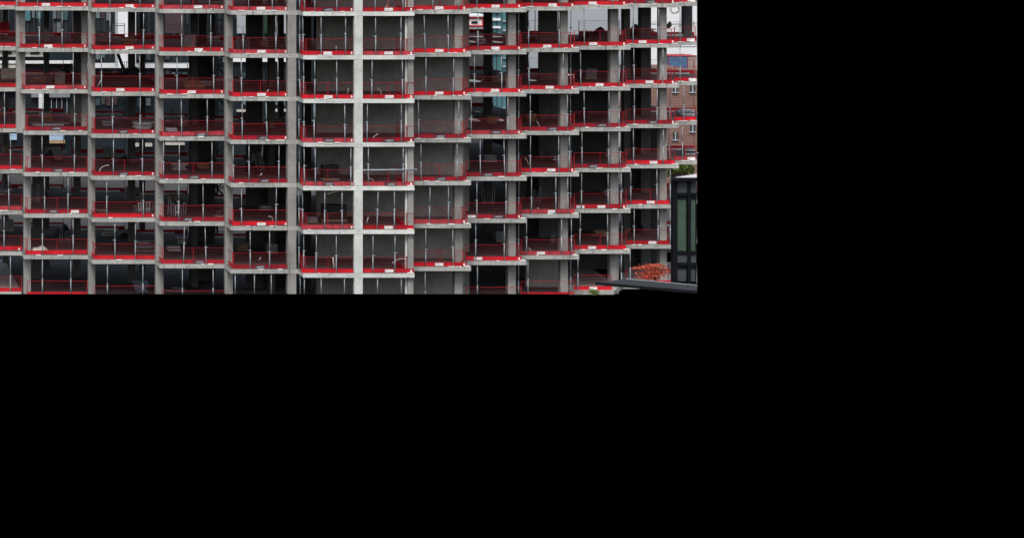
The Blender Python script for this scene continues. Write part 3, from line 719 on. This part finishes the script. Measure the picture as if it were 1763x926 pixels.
for (x, y) in ((1158.5, 146), (1188, 146), (1158.5, 228), (1188, 214)):
    w = gbox(MB(), x, x+9.5, y, y+13, 205.96, .03).build('window', M['mull'], bb)
    gbox(MB(), x-1, x+10.5, y+13, y+14.6, 205.8, .19).build('sill', M['clad_pale'], w)
    gbox(MB(), x+4.3, x+5.2, y, y+13, 205.92, .035).build('frame', M['clad_white'], w)
# tower crane mast beyond the left wing
cm = thing('crane_mast', 'dark lattice crane mast standing behind the fourth bay from left', 'crane')
Y = 180; xa, xb = wx(374, Y), wx(399, Y); zt, zb = wz(-60, Y), 0
mb = MB()
for x in (xa, xb):
    for yy in (Y, Y+1.25): mb.box(x-.07, x+.07, yy-.07, yy+.07, zb, zt)
mb.build('mast_leg', M['charcoal'], cm)
mb = MB(); z = zb; s = 1
while z < zt - 1.3:
    for yy in (Y, Y+1.25):
        p0, p1 = (xa, yy, z), (xb, yy, z+1.3)
        if s < 0: p0, p1 = (xb, yy, z), (xa, yy, z+1.3)
        mb.tube([p0, p1], .05, 6); mb.tube([(xa, yy, z), (xb, yy, z)], .04, 6)
    mb.tube([(xa, Y, z), (xa, Y+1.25, z+1.3)], .04, 6); mb.tube([(xb, Y+1.25, z), (xb, Y, z+1.3)], .04, 6)
    z += 1.3; s = -s
mb.build('lattice', M['charcoal'], cm)
# trees beyond the right end
def crown(mb, c, rad, n, size, seed, pads=False):
    r = random.Random(seed); cl = []; flat = .35 if pads else 1.0; sp = (.24, .24, .06) if pads else (.16, .16, .14)
    for _ in range(26 if pads else max(4, n//60)):
        d = Vector((r.gauss(0,1), r.gauss(0,1), r.gauss(0,1))).normalized()*r.uniform(.35, 1)
        cl.append(Vector((c[0]+d.x*rad[0], c[1]+d.y*rad[1], c[2]+d.z*rad[2])))
    for _ in range(n):
        q = r.choice(cl); p = q + Vector((r.gauss(0, rad[0]*sp[0]), r.gauss(0, rad[1]*sp[1]), r.gauss(0, rad[2]*sp[2])))
        u = Vector((r.gauss(0,1), r.gauss(0,1), r.gauss(0,.5)*flat)).normalized(); v = u.orthogonal().normalized()
        v = (v*math.cos(r.uniform(0,6)) + u.cross(v)*math.sin(r.uniform(0,6))).normalized(); s = size*r.uniform(.6, 1.3)
        a = [mb.bm.verts.new(p + u*s), mb.bm.verts.new(p + v*s*.5), mb.bm.verts.new(p - u*s), mb.bm.verts.new(p - v*s*.5)]
        mb.bm.faces.new(a)
    return cl
def tree(name, label, cat, x0, x1, y0, y1, Y, m, n, size, seed, ybase, dy=None, pads=False):
    cx, cz = wx((x0+x1)/2, Y), wz((y0+y1)/2, Y); rx, rz = (wx(x1,Y)-wx(x0,Y))/2*.86, (wz(y0,Y)-wz(y1,Y))/2*.84
    zb = wz(ybase, Y); t = thing(name, label, cat, (cx, Y, zb))
    mb = MB(); cl = crown(mb, (0, 0, cz-zb), (rx, dy or rx, rz), n, size, seed, pads); mb.build('crown', M[m], t)
    mb = MB(); h = cz - zb
    mb.tube([(0,0,0),(.03*h,0,h*.45),(0,0,h*.9)], max(.03, rx*.07), 8, max(.012, rx*.02))
    for q in cl[:7]: mb.tube([(0.02*h,0,h*.55), (q.x*.5, q.y*.5, h*.55+(q.z-h*.55)*.6), tuple(q)], max(.02, rx*.035), 6, max(.006, rx*.01))
    mb.build('trunk', M['bark'], t)
tree('green_tree', 'leafy light green tree between brick building and dark glazed block', 'tree', 1148, 1180, 276, 312, 186, 'leaf', 3000, .14, 5, 420)
tree('green_tree', 'light green tree at the right edge above the white roof', 'tree', 1168, 1194, 275, 310, 184, 'leaf', 3000, .14, 9, 420)

# ------------------------------------------------------------------ the dark glazed block and its canopy in front
gb = thing('glazed_block', 'dark framed glazed block with sage blinds and white roof edge', 'building')
Y = 97.5; X0, X1 = wx(1158.5, Y), wx(1200, Y)
def wedge(mb, x0, x1, ya, yb, y0=Y, back=6.0):
    z1, z0 = wz(ya, Y), wz(yb, Y); a, b = wx(x0, y0), wx(x1, y0)
    k = (y0+back)/y0
    return mb.prism([(a, y0), (b, y0), (b*k, y0+back), (a*k+.25, y0+back)], z0, z1)
wedge(MB(), 1160, 1199.5, 312, 503, Y+.25, .9).build('dark_core', M['charcoal'], gb)
wedge(MB(), 1160.5, 1199, 341, 503, Y+1.3, 4.5).build('rear_block', M['charcoal'], gb)
for x0, x1 in ((1158.5, 1166.5), (1184.3, 1189.6)): MB().box(wx(x0,Y), wx(x1,Y), Y, Y+.24, wz(503,Y), wz(311,Y)).build('mullion', M['charcoal'], gb)
for ya, yb in ((332.5, 337.5), (433.5, 438.5), (452.5, 457.5)):
    for x0, x1 in ((1166.6, 1184.2), (1189.7, 1199.8)): MB().box(wx(x0,Y), wx(x1,Y), Y+.02, Y+.22, wz(yb,Y), wz(ya,Y)).build('transom', M['charcoal'], gb)
for x0, x1 in ((1166.6, 1184.2), (1189.7, 1199.8)):
    for ya, yb in ((312, 332.4), (438.6, 452.4)): MB().box(wx(x0,Y), wx(x1,Y), Y+.08, Y+.2, wz(yb,Y), wz(ya,Y)).build('spandrel_panel', M['spandrel'], gb)
    for ya, yb, mm in ((337.6, 433.4, 'blind'), (457.6, 486, 'spandrel')):
        w = MB().box(wx(x0+1,Y), wx(x1-.5,Y), Y+.14, Y+.16, wz(yb,Y), wz(ya,Y)).build('window', M['glassdark'], gb)
        MB().box(wx(x0+1.6,Y), wx(x1-1.2,Y), Y+.11, Y+.135, wz(yb-1,Y), wz(ya+8,Y)).build('blind', M[mm], w)
wedge(MB(), 1155.5, 1200, 306, 310.8, Y-.25, 1.3).build('roof_fascia', M['charcoal'], gb)
MB().prism([(wx(1164, Y), Y), (wx(1199.6, Y), Y), (wx(1199.6, Y+1.2), Y+1.2)], wz(305.9, Y), wz(305, Y)).build('roof', M['roofwhite'], gb)
# canopy in front
zc = 12.0
def onz(x, y, z=zc): Yq = F*(H-z)/(y-PY); return (wx(x, Yq), Yq)
MB().prism([onz(1026,486.5), onz(1200,501.5), onz(1200,491), onz(1078,480)], zc-.05, zc).build('canopy', M['roofgrey'], gb)
MB().prism([onz(1025,486.9), onz(1200.5,502.2), onz(1200.5,501.0), onz(1028,486.2)], zc-.09, zc+.02).build('canopy_fascia', M['charcoal'], gb)
MB().prism([onz(1077,480.4), onz(1200.5,491.6), onz(1200.5,490.9), onz(1079,479.7)], zc-.1, zc+.02).build('canopy_edge', M['lead'], gb)
tree('acer_tree', 'small orange red acer beside the dark glazed block', 'tree', 1088, 1168, 452, 484, 98.6, 'acer', 3000, .042, 21, 494, .5, True)
tree('round_shrub', 'small round green shrub in front of the lowest white slab', 'shrub', 1012, 1033, 496, 508.5, 92.5, 'leaf', 4200, .015, 8, 507, .24)

# ------------------------------------------------------------------ yard behind and under the frame
pts = [(wx(-80,160.6),160.6),(wx(1045,160.6),160.6),(wx(1055,172),172),(wx(1196,184),184),(wx(1196,320),320),(wx(-150,320),320)]
struct(MB().prism(pts, -.3, 0).build('ground', M['yard']))

# ------------------------------------------------------------------ sky, sun, camera
w = bpy.data.worlds.new('World'); S.world = w; w.use_nodes = True
nt = w.node_tree; bg = nt.nodes['Background']
sky = nt.nodes.new('ShaderNodeTexSky'); sky.sky_type = 'NISHITA'; sky.sun_disc = False
EL, AZ = math.radians(52), math.radians(200)           # sun high, behind the camera and a little to the left
sky.sun_elevation = EL; sky.sun_rotation = AZ; sky.air_density = 1.0; sky.dust_density = 4.0; sky.ozone_density = 1.0
hs = nt.nodes.new('ShaderNodeHueSaturation'); hs.inputs['Saturation'].default_value = .62
nt.links.new(sky.outputs[0], hs.inputs['Color'])
tc = nt.nodes.new('ShaderNodeTexCoord'); sx = nt.nodes.new('ShaderNodeSeparateXYZ'); gt_ = nt.nodes.new('ShaderNodeMath'); gt_.operation = 'GREATER_THAN'; gt_.inputs[1].default_value = 0.0
ml = nt.nodes.new('ShaderNodeVectorMath'); ml.operation = 'SCALE'
nt.links.new(tc.outputs['Generated'], sx.inputs[0]); nt.links.new(sx.outputs['Z'], gt_.inputs[0])
nt.links.new(hs.outputs[0], ml.inputs[0]); nt.links.new(gt_.outputs[0], ml.inputs[3]); nt.links.new(ml.outputs[0], bg.inputs['Color'])
bg.inputs['Strength'].default_value = .11
L = bpy.data.lights.new('sun', 'SUN'); L.energy = 1.1; L.angle = math.radians(16); L.color = (1, .97, .93)
so = bpy.data.objects.new('sun', L); COL.objects.link(so)
dirv = Vector((math.sin(AZ)*math.cos(EL), math.cos(AZ)*math.cos(EL), math.sin(EL)))
so.rotation_euler = dirv.to_track_quat('Z', 'Y').to_euler()
cam = bpy.data.cameras.new('camera'); co = bpy.data.objects.new('camera', cam); COL.objects.link(co)
co.location = (0, 0, H); co.rotation_euler = (math.pi/2, 0, 0)
cam.sensor_fit = 'HORIZONTAL'; cam.sensor_width = 36; cam.lens = F/1763*36
cam.shift_x = (881.5 - PX)/1763; cam.shift_y = -(463 - PY)/1763; cam.clip_end = 2000; cam.clip_start = 1
S.camera = co
S.view_settings.view_transform = 'Standard'; S.view_settings.look = 'None'; S.view_settings.exposure = .5; S.view_settings.gamma = 1
S.render.engine = 'CYCLES'
S.cycles.max_bounces = 8; S.cycles.diffuse_bounces = 4
